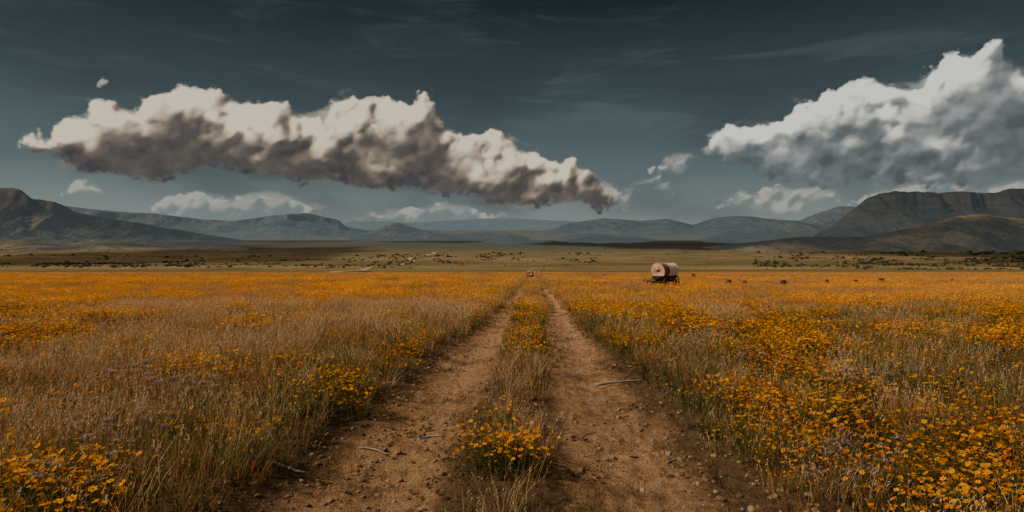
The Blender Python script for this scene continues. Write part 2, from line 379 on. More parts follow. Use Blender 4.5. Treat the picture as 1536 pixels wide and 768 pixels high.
# ------------------------------------------------------------ HILLS
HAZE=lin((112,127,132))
def hillmat(name,lo,hi,rock,scale,haze):
    m,t=newmat(name)
    g=t.n.new('ShaderNodeNewGeometry'); pos=g.outputs['Position']
    nz=t.sep(g.outputs['Normal'])[2]
    a=t.noise(pos,scale,8,0.65); b=t.noise(pos,scale*9,5,0.7)
    c=t.mix(t.mr(a,0.4,0.6,0,1,True),lo,hi)
    c=t.mix(t.mr(b,0.50,0.62,0,0.65,True),c,tuple(v*0.45 for v in lo))
    st=t.mr(nz,0.60,0.85,1,0,True)
    band=t.noise(t.vm('MULTIPLY',pos,(0.0006,0.0006,0.03)),1.0,4,0.6)
    rk=t.mix(t.mr(band,0.4,0.6),tuple(v*0.65 for v in rock),rock)
    c=t.mix(t.math('MULTIPLY',st,0.8),c,rk)
    d=diffuse(t,c,bump(t,t.math('ADD',a,t.math('MULTIPLY',b,0.4)),0.8,0.09/scale))
    e=t.n.new('ShaderNodeEmission'); t.put(e.inputs[0],HAZE); e.inputs[1].default_value=1.0  # slopes glow faintly in the haze colour to stand for lit air
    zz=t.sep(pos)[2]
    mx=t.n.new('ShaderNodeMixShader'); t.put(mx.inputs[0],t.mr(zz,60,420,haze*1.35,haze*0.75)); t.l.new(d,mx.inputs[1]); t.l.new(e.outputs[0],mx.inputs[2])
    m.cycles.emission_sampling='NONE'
    finish(t,mx.outputs[0]); return m
def hills(name,pts,D,W,mat,kind,seed,gully=0.2,rough=0.03,rows=70):
    pts=np.array(pts,float)
    px=np.arange(pts[0,0],pts[-1,0],1.7)
    py=np.interp(px,pts[:,0],pts[:,1])
    k=np.array([1,2,3,2,1])/9.0; py=np.convolve(np.pad(py,2,'edge'),k,'valid')
    tx=(px-768)/F
    T=np.concatenate([np.linspace(0,1,rows),1+np.linspace(0.03,1,12)])
    yy=D-W+W*T
    TX,YY=np.meshgrid(tx,yy); TT=np.repeat(T[:,None],len(tx),1)
    X=TX*YY
    top=CAMZ+(HY-py)/F*D; base=hG(YY)-8
    amp=np.maximum(top[None]-hG(D)+8,0)
    nn=ridged(X/W*2.4+seed,YY/W*0.8+seed*3,5,seed,0.55)
    nf=fbm(X/W*8+seed,YY/W*8,5,seed+5)
    tq=np.clip(TT,0,1)
    te=np.clip(tq+(nn-0.55)*gully*2.8*np.sin(np.pi*tq)**0.7,0,1)
    if kind=='mesa':
        Pf=np.where(te<0.80,0.72*(te/0.80)**1.45,np.where(te<0.85,0.72+0.23*(te-0.80)/0.05,0.95+0.05*(te-0.85)/0.15))
    else:
        Pf=te**1.25*(1-0.25*te)+0.25*te**2
    Pb=np.where(TT>1,1-((TT-1))**0.8,1)
    Z=base+amp*Pf*Pb+amp*(nf-0.5)*0.24*np.sin(np.pi*tq)
    sil=(fbm(X/W*10+3,np.zeros_like(X)+seed,4,seed+9)-0.5)
    Z=Z+amp*rough*sil*Pf*2
    Z=np.where(TT>1,Z-amp*0.05,Z)
    return grid_obj(name,X,YY,Z,mat)
mFar=hillmat('far_hill_slopes',(0.09,0.12,0.14),(0.13,0.155,0.17),(0.13,0.155,0.17),0.0008,0.66)  # base colours also carry painted haze: farther ranges paler and bluer
mBlue=hillmat('haze_blue_hill_slopes',(0.040,0.052,0.058),(0.085,0.09,0.085),(0.09,0.092,0.095),0.0015,0.40)
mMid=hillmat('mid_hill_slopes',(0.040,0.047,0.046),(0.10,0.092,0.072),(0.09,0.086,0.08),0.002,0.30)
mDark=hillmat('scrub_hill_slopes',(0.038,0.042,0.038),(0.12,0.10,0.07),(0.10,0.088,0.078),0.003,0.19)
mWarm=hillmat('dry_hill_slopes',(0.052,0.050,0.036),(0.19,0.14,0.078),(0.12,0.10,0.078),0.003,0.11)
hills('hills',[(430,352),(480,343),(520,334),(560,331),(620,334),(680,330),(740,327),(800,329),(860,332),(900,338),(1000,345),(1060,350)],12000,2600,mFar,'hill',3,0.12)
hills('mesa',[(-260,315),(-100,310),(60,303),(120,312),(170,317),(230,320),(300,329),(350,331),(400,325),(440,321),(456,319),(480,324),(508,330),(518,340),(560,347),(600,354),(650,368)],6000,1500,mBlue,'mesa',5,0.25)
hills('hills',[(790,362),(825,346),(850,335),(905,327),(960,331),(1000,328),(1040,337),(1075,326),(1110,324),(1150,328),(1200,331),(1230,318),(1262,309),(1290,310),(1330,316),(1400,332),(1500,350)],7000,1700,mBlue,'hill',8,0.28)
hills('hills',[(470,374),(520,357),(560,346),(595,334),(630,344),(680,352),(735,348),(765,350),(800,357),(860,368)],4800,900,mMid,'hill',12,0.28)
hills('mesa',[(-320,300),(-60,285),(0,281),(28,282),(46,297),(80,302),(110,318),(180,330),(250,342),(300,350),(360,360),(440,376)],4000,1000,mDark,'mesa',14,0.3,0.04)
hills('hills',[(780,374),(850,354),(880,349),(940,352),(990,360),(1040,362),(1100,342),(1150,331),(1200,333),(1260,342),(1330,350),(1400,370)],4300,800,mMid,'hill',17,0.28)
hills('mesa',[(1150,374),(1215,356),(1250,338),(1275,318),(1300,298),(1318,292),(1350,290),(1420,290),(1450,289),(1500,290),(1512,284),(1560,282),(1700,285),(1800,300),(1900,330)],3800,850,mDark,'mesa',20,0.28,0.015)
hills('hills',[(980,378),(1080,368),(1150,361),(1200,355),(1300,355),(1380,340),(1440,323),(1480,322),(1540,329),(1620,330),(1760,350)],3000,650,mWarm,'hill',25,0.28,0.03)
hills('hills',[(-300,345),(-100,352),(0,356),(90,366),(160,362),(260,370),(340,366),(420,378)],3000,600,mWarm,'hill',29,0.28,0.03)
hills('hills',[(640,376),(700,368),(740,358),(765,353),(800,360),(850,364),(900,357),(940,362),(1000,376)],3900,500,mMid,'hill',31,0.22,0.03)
# ------------------------------------------------------------ MESH BUILDER
class MB:
    def __init__(s): s.v=[];s.f=[];s.c=[];s.mi=[]
    def add(s,vs,fs,cols,mi=0):
        o=len(s.v); s.v+= [tuple(p) for p in vs]; s.f+=[tuple(i+o for i in f) for f in fs]; s.mi+=[mi]*len(fs)
        s.c+= cols if isinstance(cols,list) else [cols]*len(vs)
    def mesh(s,name,mats,smooth=False):
        me=bpy.data.meshes.new(name); me.from_pydata(s.v,[],s.f)
        a=me.color_attributes.new('col','FLOAT_COLOR','POINT')
        a.data.foreach_set('color',np.array([(*c,1) for c in s.c],np.float32).ravel())
        for m_ in mats: me.materials.append(m_)
        me.polygons.foreach_set('material_index',s.mi)
        if smooth: me.polygons.foreach_set('use_smooth',[True]*len(s.f))
        me.update(); return me
def jit(c,a=0.2):
    k=1+random.uniform(-a,a); return tuple(max(0,v*k*(1+random.uniform(-a,a)*0.35)) for v in c)
def blade(b,x,y,h,lean,az_,w_,c0,c1,seg=3):
    ca,sa=math.cos(az_),math.sin(az_); px_,py_=-sa,ca
    tw=random.uniform(-1,1); px_,py_=px_*math.cos(tw)+ca*math.sin(tw),py_*math.cos(tw)+sa*math.sin(tw)
    vs=[];cs=[];fs=[]
    for i in range(seg):
        s=i/seg; d=lean*s**1.8; ww=w_*(1-s*0.6)/2
        X=x+ca*d;Y=y+sa*d;Z=h*(s-0.15*lean*s*s)
        vs+=[(X-px_*ww,Y-py_*ww,Z),(X+px_*ww,Y+py_*ww,Z)]; cc=tuple(c0[k]*(1-s)+c1[k]*s for k in range(3)); cs+=[cc,cc]
    vs.append((x+ca*lean,y+sa*lean,h*(1-0.15*lean))); cs.append(c1)
    for i in range(seg-1): fs.append((2*i,2*i+1,2*i+3,2*i+2))
    fs.append((2*seg-2,2*seg-1,2*seg)); b.add(vs,fs,cs); return vs[-1]
def head(b,p,r,c,cc,n=6):
    ax=random.uniform(0,6.28); tl=random.uniform(0,0.9)
    N=Vector((math.cos(ax)*math.sin(tl),math.sin(ax)*math.sin(tl),math.cos(tl)))
    A=N.orthogonal().normalized(); B=N.cross(A); P0=Vector(p); r*=random.uniform(0.7,1.25)
    cup=random.uniform(-0.1,0.45)
    for k in range(n):
        a=k/n*6.283+random.uniform(-.1,.1); d=A*math.cos(a)+B*math.sin(a); e=N.cross(d)
        b.add([P0,P0+d*r*0.62+e*r*0.33+N*cup*r*.5,P0+d*r+N*cup*r,P0+d*r*0.62-e*r*0.33+N*cup*r*.5],[(0,1,2,3)],jit(c,0.12))
    q=[P0+N*r*0.12+(A*math.cos(k/5*6.283)+B*math.sin(k/5*6.283))*r*0.25 for k in range(5)]
    b.add(q,[(0,1,2,3,4)],cc)
def leaf(b,p,az_,L,w_,el_,c):
    d=Vector((math.cos(az_)*math.cos(el_),math.sin(az_)*math.cos(el_),math.sin(el_))); e=Vector((-math.sin(az_),math.cos(az_),random.uniform(-.5,.5))).normalized()
    P0=Vector(p); b.add([P0,P0+d*L*.5+e*w_/2,P0+d*L,P0+d*L*.5-e*w_/2],[(0,1,2,3)],[c,c,jit(c),c])
STRAW=(0.51,0.34,0.155);RUST=(0.39,0.195,0.08);OLIVE=(0.165,0.145,0.052);GREEN=(0.068,0.088,0.028);PALE=(0.64,0.51,0.34)
ORANGE=(0.95,0.28,0.010);YEL=(0.98,0.44,0.014);RED=(0.60,0.06,0.02)
m,t=newmat('plant_matter')
at=t.n.new('ShaderNodeAttribute'); at.attribute_name='col'
ri=t.n.new('ShaderNodeObjectInfo').outputs['Random']
cc_=t.mix(1.0,at.outputs['Color'],t.mix(ri,(0.72,0.74,0.72),(1.25,1.15,1.05)),'MULTIPLY')
d=t.n.new('ShaderNodeBsdfDiffuse'); t.l.new(cc_,d.inputs[0])
tr=t.n.new('ShaderNodeBsdfTranslucent'); t.l.new(cc_,tr.inputs[0])
mx=t.n.new('ShaderNodeMixShader'); mx.inputs[0].default_value=0.35; t.l.new(d.outputs[0],mx.inputs[1]); t.l.new(tr.outputs[0],mx.inputs[2])
finish(t,mx.outputs[0]); pmat=m
plants=bpy.data.collections.new('meadow_plants'); PIDX={}
def reg(key,b):
    i=len(PIDX); PIDX[key]=i
    o=bpy.data.objects.new('meadow_plant_%02d'%i,b.mesh('meadow_plant_%02d'%i,[pmat])); plants.objects.link(o)
def rdisc(r):
    a=random.uniform(0,6.283); q=r*math.sqrt(random.random()); return q*math.cos(a),q*math.sin(a),a
def grass(key,n,r,h,w_,c0,c1,seed=0,seedc=None):
    b=MB()
    for _ in range(n):
        x,y,a=rdisc(r); hh=h*random.uniform(.4,1.1)
        a2=a+random.uniform(-1.4,1.4)
        tip=blade(b,x,y,hh,hh*random.uniform(.1,.9),a2,w_*random.uniform(.7,1.3),jit(c0),jit(c1,.3))
        if random.random()<seed:
            for q in range(4): leaf(b,(tip[0],tip[1],tip[2]-0.02*q),random.uniform(0,6.28),0.03,0.010,random.uniform(.4,1.2),jit(seedc or PALE))
    reg(key,b)
def flower(key,n,r,h,fr,c,stem=GREEN,nl=4,grassn=8,pet=6,cc=(0.30,0.09,0.01)):
    b=MB()
    for _ in range(n):
        x,y,a=rdisc(r); hh=h*random.uniform(.55,1.1)*(1-0.25*(x*x+y*y)/(r*r))
        L=hh*random.uniform(0.05,0.35); a2=a+random.uniform(-.8,.8)
        tip=blade(b,x,y,hh,L,a2,0.006,jit(stem),jit(stem),2)
        head(b,tip,fr,jit(c,.1),cc,pet)
        for k in range(nl):
            s=random.uniform(.1,.8); leaf(b,(x+math.cos(a2)*L*s**1.8,y+math.sin(a2)*L*s**1.8,hh*s),random.uniform(0,6.28),random.uniform(.04,.09),0.014,random.uniform(-.1,.9),jit(stem,.35))
    for _ in range(grassn):
        x,y,a=rdisc(r); blade(b,x,y,h*random.uniform(.4,.9),h*.3,a,0.007,jit(OLIVE),jit(STRAW))
    reg(key,b)
grass('g0',34,.22,.42,.007,RUST,STRAW,.25)
grass('g1',32,.24,.36,.008,OLIVE,STRAW,.1)
grass('g2',26,.18,.52,.006,STRAW,PALE,.5)
grass('g3',38,.26,.32,.010,GREEN,OLIVE)
grass('g4',34,.24,.38,.007,RUST,RUST,.3,RUST)
grass('g5',34,.22,.42,.008,GREEN,(.26,.22,.08),.1,STRAW)
flower('f0',17,.30,.42,.022,ORANGE,GREEN,4,12)
flower('f1',20,.32,.44,.022,YEL,GREEN,4,12)
flower('f2',12,.26,.38,.019,ORANGE,OLIVE,3,18)
flower('f3',32,.32,.48,.024,YEL)
flower('fr',7,.2,.40,.018,RED,OLIVE,3,12)
flower('leafy',4,.30,.26,.018,YEL,GREEN,50,16)
def umbel(key):
    b=MB()
    for _ in range(9):
        x,y,a=rdisc(.16); hh=random.uniform(.4,.62); tip=blade(b,x,y,hh,.12,a,.008,jit((.10,.08,.06)),jit((.16,.12,.10)),2)
        for k in range(22):
            aa=random.uniform(0,6.28); rr=random.uniform(.01,.08); q=(tip[0]+math.cos(aa)*rr,tip[1]+math.sin(aa)*rr,tip[2]+random.uniform(0,.02))
            leaf(b,q,random.uniform(0,6.28),.022,.018,random.uniform(-.3,.5),jit((.42,.36,.34)))
            leaf(b,(tip[0],tip[1],tip[2]-.05),aa,max(rr,.03)*1.1,.004,.8,(.15,.12,.10))
    reg(key,b)
umbel('um')
def coarse(key,nb,nf,r,h,bw,fr,c0,c1,fc):
    b=MB()
    for _ in range(nb):
        x,y,a=rdisc(r); hh=h*random.uniform(.5,1.1); blade(b,x,y,hh,hh*random.uniform(.1,.6),random.uniform(0,6.28),bw,jit(c0),jit(c1,.3),2)
    for _ in range(nf):
        x,y,a=rdisc(r); head(b,(x,y,h*random.uniform(.7,1.15)),fr,jit(fc,.15),fc,4)
    reg(key,b)
DOR=(0.70,0.29,0.07)
coarse('c0',54,4,.55,.40,.016,.020,RUST,STRAW,DOR)
coarse('c1',48,18,.55,.42,.016,.026,RUST,STRAW,ORANGE)
coarse('c2',40,36,.50,.46,.016,.028,OLIVE,STRAW,YEL)
coarse('c3',56,2,.55,.34,.018,.020,OLIVE,STRAW,DOR)
coarse('c4',54,7,.55,.38,.016,.022,RUST,(.46,.26,.13),DOR)
coarse('c5',56,2,.55,.36,.018,.020,GREEN,(.24,.20,.08),DOR)
def scatter(name,P_,idx,rot,scl,coll):
    me=bpy.data.meshes.new(name); n=len(P_)
    me.vertices.add(n); me.vertices.foreach_set('co',np.asarray(P_,np.float32).ravel())
    a=me.attributes.new('idx','INT','POINT'); a.data.foreach_set('value',np.asarray(idx,np.int32))
    a=me.attributes.new('rot','FLOAT_VECTOR','POINT'); a.data.foreach_set('vector',np.asarray(rot,np.float32).ravel())
    a=me.attributes.new('scl','FLOAT_VECTOR','POINT'); a.data.foreach_set('vector',np.asarray(scl,np.float32).ravel())
    o=bpy.data.objects.new(name,me); scene.collection.objects.link(o)
    g=bpy.data.node_groups.new(name+'_scatter','GeometryNodeTree')
    g.interface.new_socket('Geometry',in_out='INPUT',socket_type='NodeSocketGeometry')
    g.interface.new_socket('Geometry',in_out='OUTPUT',socket_type='NodeSocketGeometry')
    N=g.nodes; gi=N.new('NodeGroupInput'); go=N.new('NodeGroupOutput'); ip=N.new('GeometryNodeInstanceOnPoints')
    ci=N.new('GeometryNodeCollectionInfo'); ci.inputs['Collection'].default_value=coll; ci.inputs['Separate Children'].default_value=True; ci.inputs['Reset Children'].default_value=True
    def na(nm,ty):
        q=N.new('GeometryNodeInputNamedAttribute'); q.data_type=ty; q.inputs[0].default_value=nm; return q.outputs[0]
    L=g.links; L.new(gi.outputs[0],ip.inputs['Points']); L.new(ci.outputs[0],ip.inputs['Instance']); ip.inputs['Pick Instance'].default_value=True
    L.new(na('idx','INT'),ip.inputs['Instance Index']); L.new(na('rot','FLOAT_VECTOR'),ip.inputs['Rotation']); L.new(na('scl','FLOAT_VECTOR'),ip.inputs['Scale'])
    L.new(ip.outputs[0],go.inputs[0])
    md=o.modifiers.new('scatter','NODES'); md.node_group=g
    return o
WY=70.0; WX=(994-768)/F*WY
P_=[];I_=[];S_=[]
def choose(keys,w_,n):
    w_=np.array(w_,float); return rng.choice([PIDX[k] for k in keys],n,p=w_/w_.sum())
for (y0,y1,dens,sc,co_) in [(3.2,9,26,1.0,0),(9,18,15,1.15,0),(18,36,7,1.4,0),(30,70,3.6,1.25,1),(70,130,1.3,2.0,1),(130,250,0.45,3.2,1)]:
    area=(y1*y1-y0*y0); n=int(area*dens)
    Y=np.sqrt(rng.uniform(y0*y0,y1*y1,n)); X=rng.uniform(-1,1,n)*(Y+1.0)
    U=X-cx(Y); au=np.abs(U)
    w_=(fbm(X*0.9,Y*0.35,3,33)-0.5)*0.7
    e=edge(Y); hc=half(Y)
    side=au+w_*0.6>e
    strip=(au+w_*0.5<hc-0.05)
    keep=side|strip
    keep&=~(strip&(Y<7.6)&(rng.random(n)>0.15))
    keep&=~(strip&(Y>=7.6)&(Y<11)&(rng.random(n)>0.75))
    keep&=~((np.abs(X-WX*Y/WY)<2.8)&(Y>WY-11)&(Y<WY+2.5)&(rng.random(n)>.08))
    X,Y,U,side,e=X[keep],Y[keep],U[keep],side[keep],e[keep]; n=len(X); au=np.abs(U)
    z=np.where(au<2.85,tz(U,Y),gz_open(X,Y))
    fp=fbm(X*0.22+9,Y*0.12,4,60); fp2=fbm(X*0.6,Y*0.35,3,66); gp=fbm(X*0.12,Y*0.07,3,81); gq=fbm(X*0.05+7,Y*0.025,3,87)
    if co_==0:
        idx=choose(['g0','g1','g2','g3','g4','g5','leafy'],[2.6,3.4,1.5,2.8,1.6,2.6,2.4],n)
        dry=choose(['g0','g2','g4','g1'],[3,1.8,2.4,2],n); idx=np.where(gp>0.55,dry,idx)
        far_=sst(4,16,Y)
        pf=np.clip((fp-0.485)*6.5+(fp2-0.5)*4.0+0.22,0.04,0.9)*(0.72+0.28*far_)
        fl=rng.random(n)<pf
        idx=np.where(fl,choose(['f0','f1','f2','f3'],[3,3,2.2,2.0],n),idx)
        r=rng.random(n); idx=np.where(r<0.003,PIDX['um'],idx); idx=np.where((r>0.010)&(r<0.026),PIDX['fr'],idx)
        strip_=(au<1.1); st=choose(['g0','g2','g1','f2','f1'],[3,2.5,3,1.5,.8],n)
        idx=np.where(strip_&(Y<14),st,idx)
        st=choose(['g0','f3','g1','f0','f1'],[2,2,2,1.5,2],n)
        idx=np.where(strip_&(Y>=14),st,idx)
    else:
        idx=choose(['c0','c4','c3','c1'],[3,3.0,1.6,.9],n)
        grn=choose(['c3','c5','c0'],[2.5,2.0,1],n)
        idx=np.where((gq+0.25*(gp-.5)>0.54)&(rng.random(n)<.75),grn,idx)
        pf=np.clip((fp-0.48)*5+(fp2-0.5)*3.5+0.16,0.03,0.88)*(1-0.6*sst(60,180,Y))
        idx=np.where(rng.random(n)<pf,choose(['c1','c2'],[2.4,2.6],n),idx)
    s=sc*rng.uniform(.7,1.25,n)
    s=s*np.where(au<1.1,0.75,1.0)*np.where((au>1.1)&(au<e+0.35),0.75,1.0)
    zs=np.minimum(s,1.3)*rng.uniform(.8,1.15,n)*(0.7+0.6*fbm(X*0.3,Y*0.3,3,91))
    P_.append(np.stack([X,Y,z-0.01],-1)); I_.append(idx); S_.append(np.stack([s,s,zs],-1))
for (px,py,key,cnt,rr) in [(745,715,'f3',6,.32),(760,705,'f1',4,.35),(500,625,'f1',6,.45),(340,690,'f1',4,.4),(1100,620,'f1',7,.6),(1240,600,'f3',6,.6),(190,600,'um',3,.3),(270,625,'um',4,.4),(1280,610,'um',5,.35),(1125,570,'um',3,.3),(150,765,'f1',9,.6),(60,768,'f3',7,.5),(20,740,'f1',6,.4),(1500,750,'f1',9,.5),(1400,768,'f1',8,.5),(530,600,'f3',5,.4),(130,725,'um',2,.2),(1285,760,'um',2,.1),(1500,670,'f0',6,.5),(430,640,'leafy',5,.5),(360,720,'g5',8,.5),(1180,700,'g5',8,.5)]:
    Y0=CAMZ*F/(py-HY); X0=(px-768)/F*Y0
    for _ in range(cnt):
        a,b_,_c=rdisc(rr); X1,Y1=X0+a,Y0+b_*0.7; u1=X1-float(cx(Y1))
        z1=float(tz(np.array(u1),np.array(Y1))) if abs(u1)<2.85 else float(gz_open(np.array(X1),np.array(Y1)))
        s=random.uniform(.85,1.1); P_.append(np.array([[X1,Y1,z1-.01]])); I_.append(np.array([PIDX[key]])); S_.append(np.array([[s,s,s*(1.1 if key=='um' else 1)]]))
P_=np.concatenate(P_);I_=np.concatenate(I_);S_=np.concatenate(S_)
R_=np.stack([rng.normal(0,.08,len(P_)),rng.normal(0,.08,len(P_)),rng.uniform(0,6.28,len(P_))],-1)
scatter('wildflower_meadow',P_,I_,R_,S_,plants)
n=1700; Y=3.6+rng.random(n)**1.4*40; U=rng.uniform(-2.3,2.3,n); au=np.abs(U)
k=(fbm(U*1.2,Y*.5,3,15)+0.10*((au>1.6)|(au<.75))>0.54); Y,U=Y[k],U[k]; n=len(Y)
s=rng.uniform(.2,.6,n)
scatter('track_weeds',np.stack([cx(Y)+U,Y,tz(U,Y)-.005],-1),choose(['g3','g1','leafy','g5'],[3,2,2.5,2],n),np.stack([0*s,0*s,rng.uniform(0,6,n)],-1),np.stack([s,s,s*.6],-1),plants)
# ------------------------------------------------------------ stones
m,t=newmat('clod')
ri=t.n.new('ShaderNodeObjectInfo').outputs['Random']
finish(t,diffuse(t,t.mix(ri,(0.10,0.065,0.04),(0.38,0.25,0.15)))); smat=m
stones=bpy.data.collections.new('clods')
import bmesh
for i in range(4):
    bm=bmesh.new(); bmesh.ops.create_icosphere(bm,subdivisions=2,radius=1)
    for v in bm.verts:
        k=0.7+0.6*float(fbm(v.co.x*1.7+i*9+v.co.z,v.co.y*1.7+v.co.z*1.3,3,i)); v.co*=k; v.co.z*=0.6
    me=bpy.data.meshes.new('clod_%d'%i); bm.to_mesh(me); bm.free(); me.materials.append(smat)
    stones.objects.link(bpy.data.objects.new('clod_%d'%i,me))
n=16000; Y=3.5+rng.random(n)**1.6*32; U=rng.uniform(-2.6,2.6,n); k=(fbm(U*1.3+4,Y*.8,3,18)+0.16*(np.abs(U)>1.7)>0.46); Y,U=Y[k],U[k]; n=len(Y)
s=0.005+0.030*rng.random(n)**4.5
scatter('soil_clods',np.stack([cx(Y)+U,Y,tz(U,Y)+s*.1],-1),rng.integers(0,4,n),rng.uniform(0,6,(n,3))*[0.1,0.1,1],np.stack([s*rng.uniform(.8,1.5,n),s,s],-1),stones)
# ------------------------------------------------------------ fallen branches
def tube(b,pts,rad,col,seg=6,mi=0):
    vs=[];fs=[]
    for i,p in enumerate(pts):
        p=Vector(p); d=(Vector(pts[min(i+1,len(pts)-1)])-Vector(pts[max(i-1,0)])).normalized()
        A=d.orthogonal().normalized(); B=d.cross(A)
        for k in range(seg):
            a=k/seg*6.283; vs.append(p+(A*math.cos(a)+B*math.sin(a))*rad[i])
    for i in range(len(pts)-1):
        for k in range(seg): fs.append((i*seg+k,i*seg+(k+1)%seg,(i+1)*seg+(k+1)%seg,(i+1)*seg+k))
    fs.append(tuple(range(seg))[::-1]); fs.append(tuple(range((len(pts)-1)*seg,len(pts)*seg)))
    b.add(vs,fs,col,mi)
m,t=newmat('weathered_wood')
pos=t.n.new('ShaderNodeTexCoord').outputs['Object']; at=t.n.new('ShaderNodeAttribute'); at.attribute_name='col'
wn=t.noise(t.vm('MULTIPLY',pos,(4,30,30)),1.0,4)
finish(t,principled(t,t.mix(1.0,at.outputs['Color'],t.mix(wn,(0.6,0.6,0.6),(1.3,1.3,1.3)),'MULTIPLY'),.85,bump(t,wn,.4,.01))); wmat=m
for (xa,ya,xb,yb,r,c) in [(893,577,966,572,.028,(.36,.31,.25)),(378,704,470,720,.022,(.20,.14,.10)),(628,651,668,646,.014,(.46,.39,.31)),(540,666,585,672,.012,(.35,.28,.2)),(855,653,880,657,.02,(.12,.08,.06)),(1000,690,1030,682,.012,(.3,.22,.15))]:
    Ya=CAMZ*F/(ya-HY);Yb=CAMZ*F/(yb-HY); A=np.array([(xa-768)/F*Ya,Ya]);B=np.array([(xb-768)/F*Yb,Yb])
    pts=[];rd=[]
    for i in range(9):
        s=i/8; q=A+(B-A)*s; q=q+np.array([0,1])*math.sin(s*5+xa)*.03
        u1=q[0]-float(cx(q[1])); z1=float(tz(np.array(u1),np.array(q[1])))
        pts.append((q[0],q[1],max(z1,-.08)+r*.9)); rd.append(r*(1-.5*s))
    zz=[p[2] for p in pts]; pts=[(p[0],p[1],0.5*p[2]+0.5*max(zz)) for p in pts]
    b=MB(); tube(b,pts,rd,c)
    mid=Vector(pts[5]); tube(b,[mid,mid+Vector((.08,.06,.03)),mid+Vector((.2,.1,.05))],[r*.5,r*.35,r*.15],c,5)
    scene.collection.objects.link(bpy.data.objects.new('fallen_branch',b.mesh('fallen_branch',[wmat],True)))
# ------------------------------------------------------------ shrubs on the plain
m,t=newmat('shrub_leaves')
ri=t.n.new('ShaderNodeObjectInfo').outputs['Random']
finish(t,diffuse(t,t.mix(ri,(0.060,0.070,0.045),(0.12,0.12,0.072)))); shm=m  # leaf colours lightened, haze painted in
shr=bpy.data.collections.new('shrubs_src')
for i in range(4):
    b=MB()
    for _ in range(380):
        th=random.uniform(0,6.28); ph=math.acos(random.uniform(-.15,1)); rr=random.uniform(.55,1)*(0.8+.4*math.sin(th*3+i))
        p=Vector((math.cos(th)*math.sin(ph)*rr,math.sin(th)*math.sin(ph)*rr,math.cos(ph)*rr*.85+.12))
        leaf(b,p,random.uniform(0,6.28),.28,.2,random.uniform(-1,1),(.1,.1,.1))
    tube(b,[(0,0,-.1),(0.03,0,.5)],[.08,.03],(.1,.1,.1),5)
    shr.objects.link(bpy.data.objects.new('shrub_%d'%i,b.mesh('shrub_%d'%i,[shm])))
Ps=[];Ss=[]
def band(px0,px1,py0,py1,n,s0,s1,thr):
    px=rng.uniform(px0,px1,n*6); py=rng.uniform(py0,py1,n*6)
    k=fbm(px*.03,py*.35,4,int(abs(px0))%50+n)>thr; px,py=px[k][:n],py[k][:n]
    yy=np.array([invert(q) for q in py]); xx=(px-768)/F*yy
    s=(s0+(s1-s0)*rng.random(len(px))**2.5)*yy/900
    Ps.append(np.stack([xx,yy,gz_open(xx,yy)],-1)); Ss.append(np.stack([s*1.2,s,s],-1))
band(-100,620,386,402,520,.8,2.9,.52)
band(60,300,392,402,240,.9,3.0,.50)
band(560,900,381,396,320,.7,2.6,.52)
band(1130,1620,378,400,700,.8,3.2,.52)
band(1260,1560,388,404,280,1.0,3.4,.50)
band(-100,1640,372,404,500,.4,1.4,.5)
Ps=np.concatenate(Ps);Ss=np.concatenate(Ss); n=len(Ps)
scatter('distant_shrubs',Ps,rng.integers(0,4,n),np.stack([np.zeros(n),np.zeros(n),rng.uniform(0,6,n)],-1),Ss,shr)
# ------------------------------------------------------------ COVERED WAGON
m,t=newmat('wagon_canvas')
at=t.n.new('ShaderNodeAttribute'); at.attribute_name='col'; pos=t.n.new('ShaderNodeTexCoord').outputs['Object']
st=t.noise(pos,2.2,6,.65)
cc_=t.mix(1.0,at.outputs['Color'],t.mix(st,(.7,.66,.62),(1.15,1.15,1.15)),'MULTIPLY')
d=diffuse(t,cc_,bump(t,st,.3,.05)); tr=t.n.new('ShaderNodeBsdfTranslucent'); t.l.new(cc_,tr.inputs[0])
mx=t.n.new('ShaderNodeMixShader'); mx.inputs[0].default_value=0.3; t.l.new(d,mx.inputs[1]); t.l.new(tr.outputs[0],mx.inputs[2]); finish(t,mx.outputs[0]); canv=m
def box(b,x0,x1,y0,y1,z0,z1,c,mi=0):
    vs=[(x,y,z) for z in (z0,z1) for (x,y) in ((x0,y0),(x1,y0),(x1,y1),(x0,y1))]
    b.add(vs,[(3,2,1,0),(4,5,6,7),(0,1,5,4),(1,2,6,5),(2,3,7,6),(3,0,4,7)],c,mi)
WOOD=(.09,.058,.04)
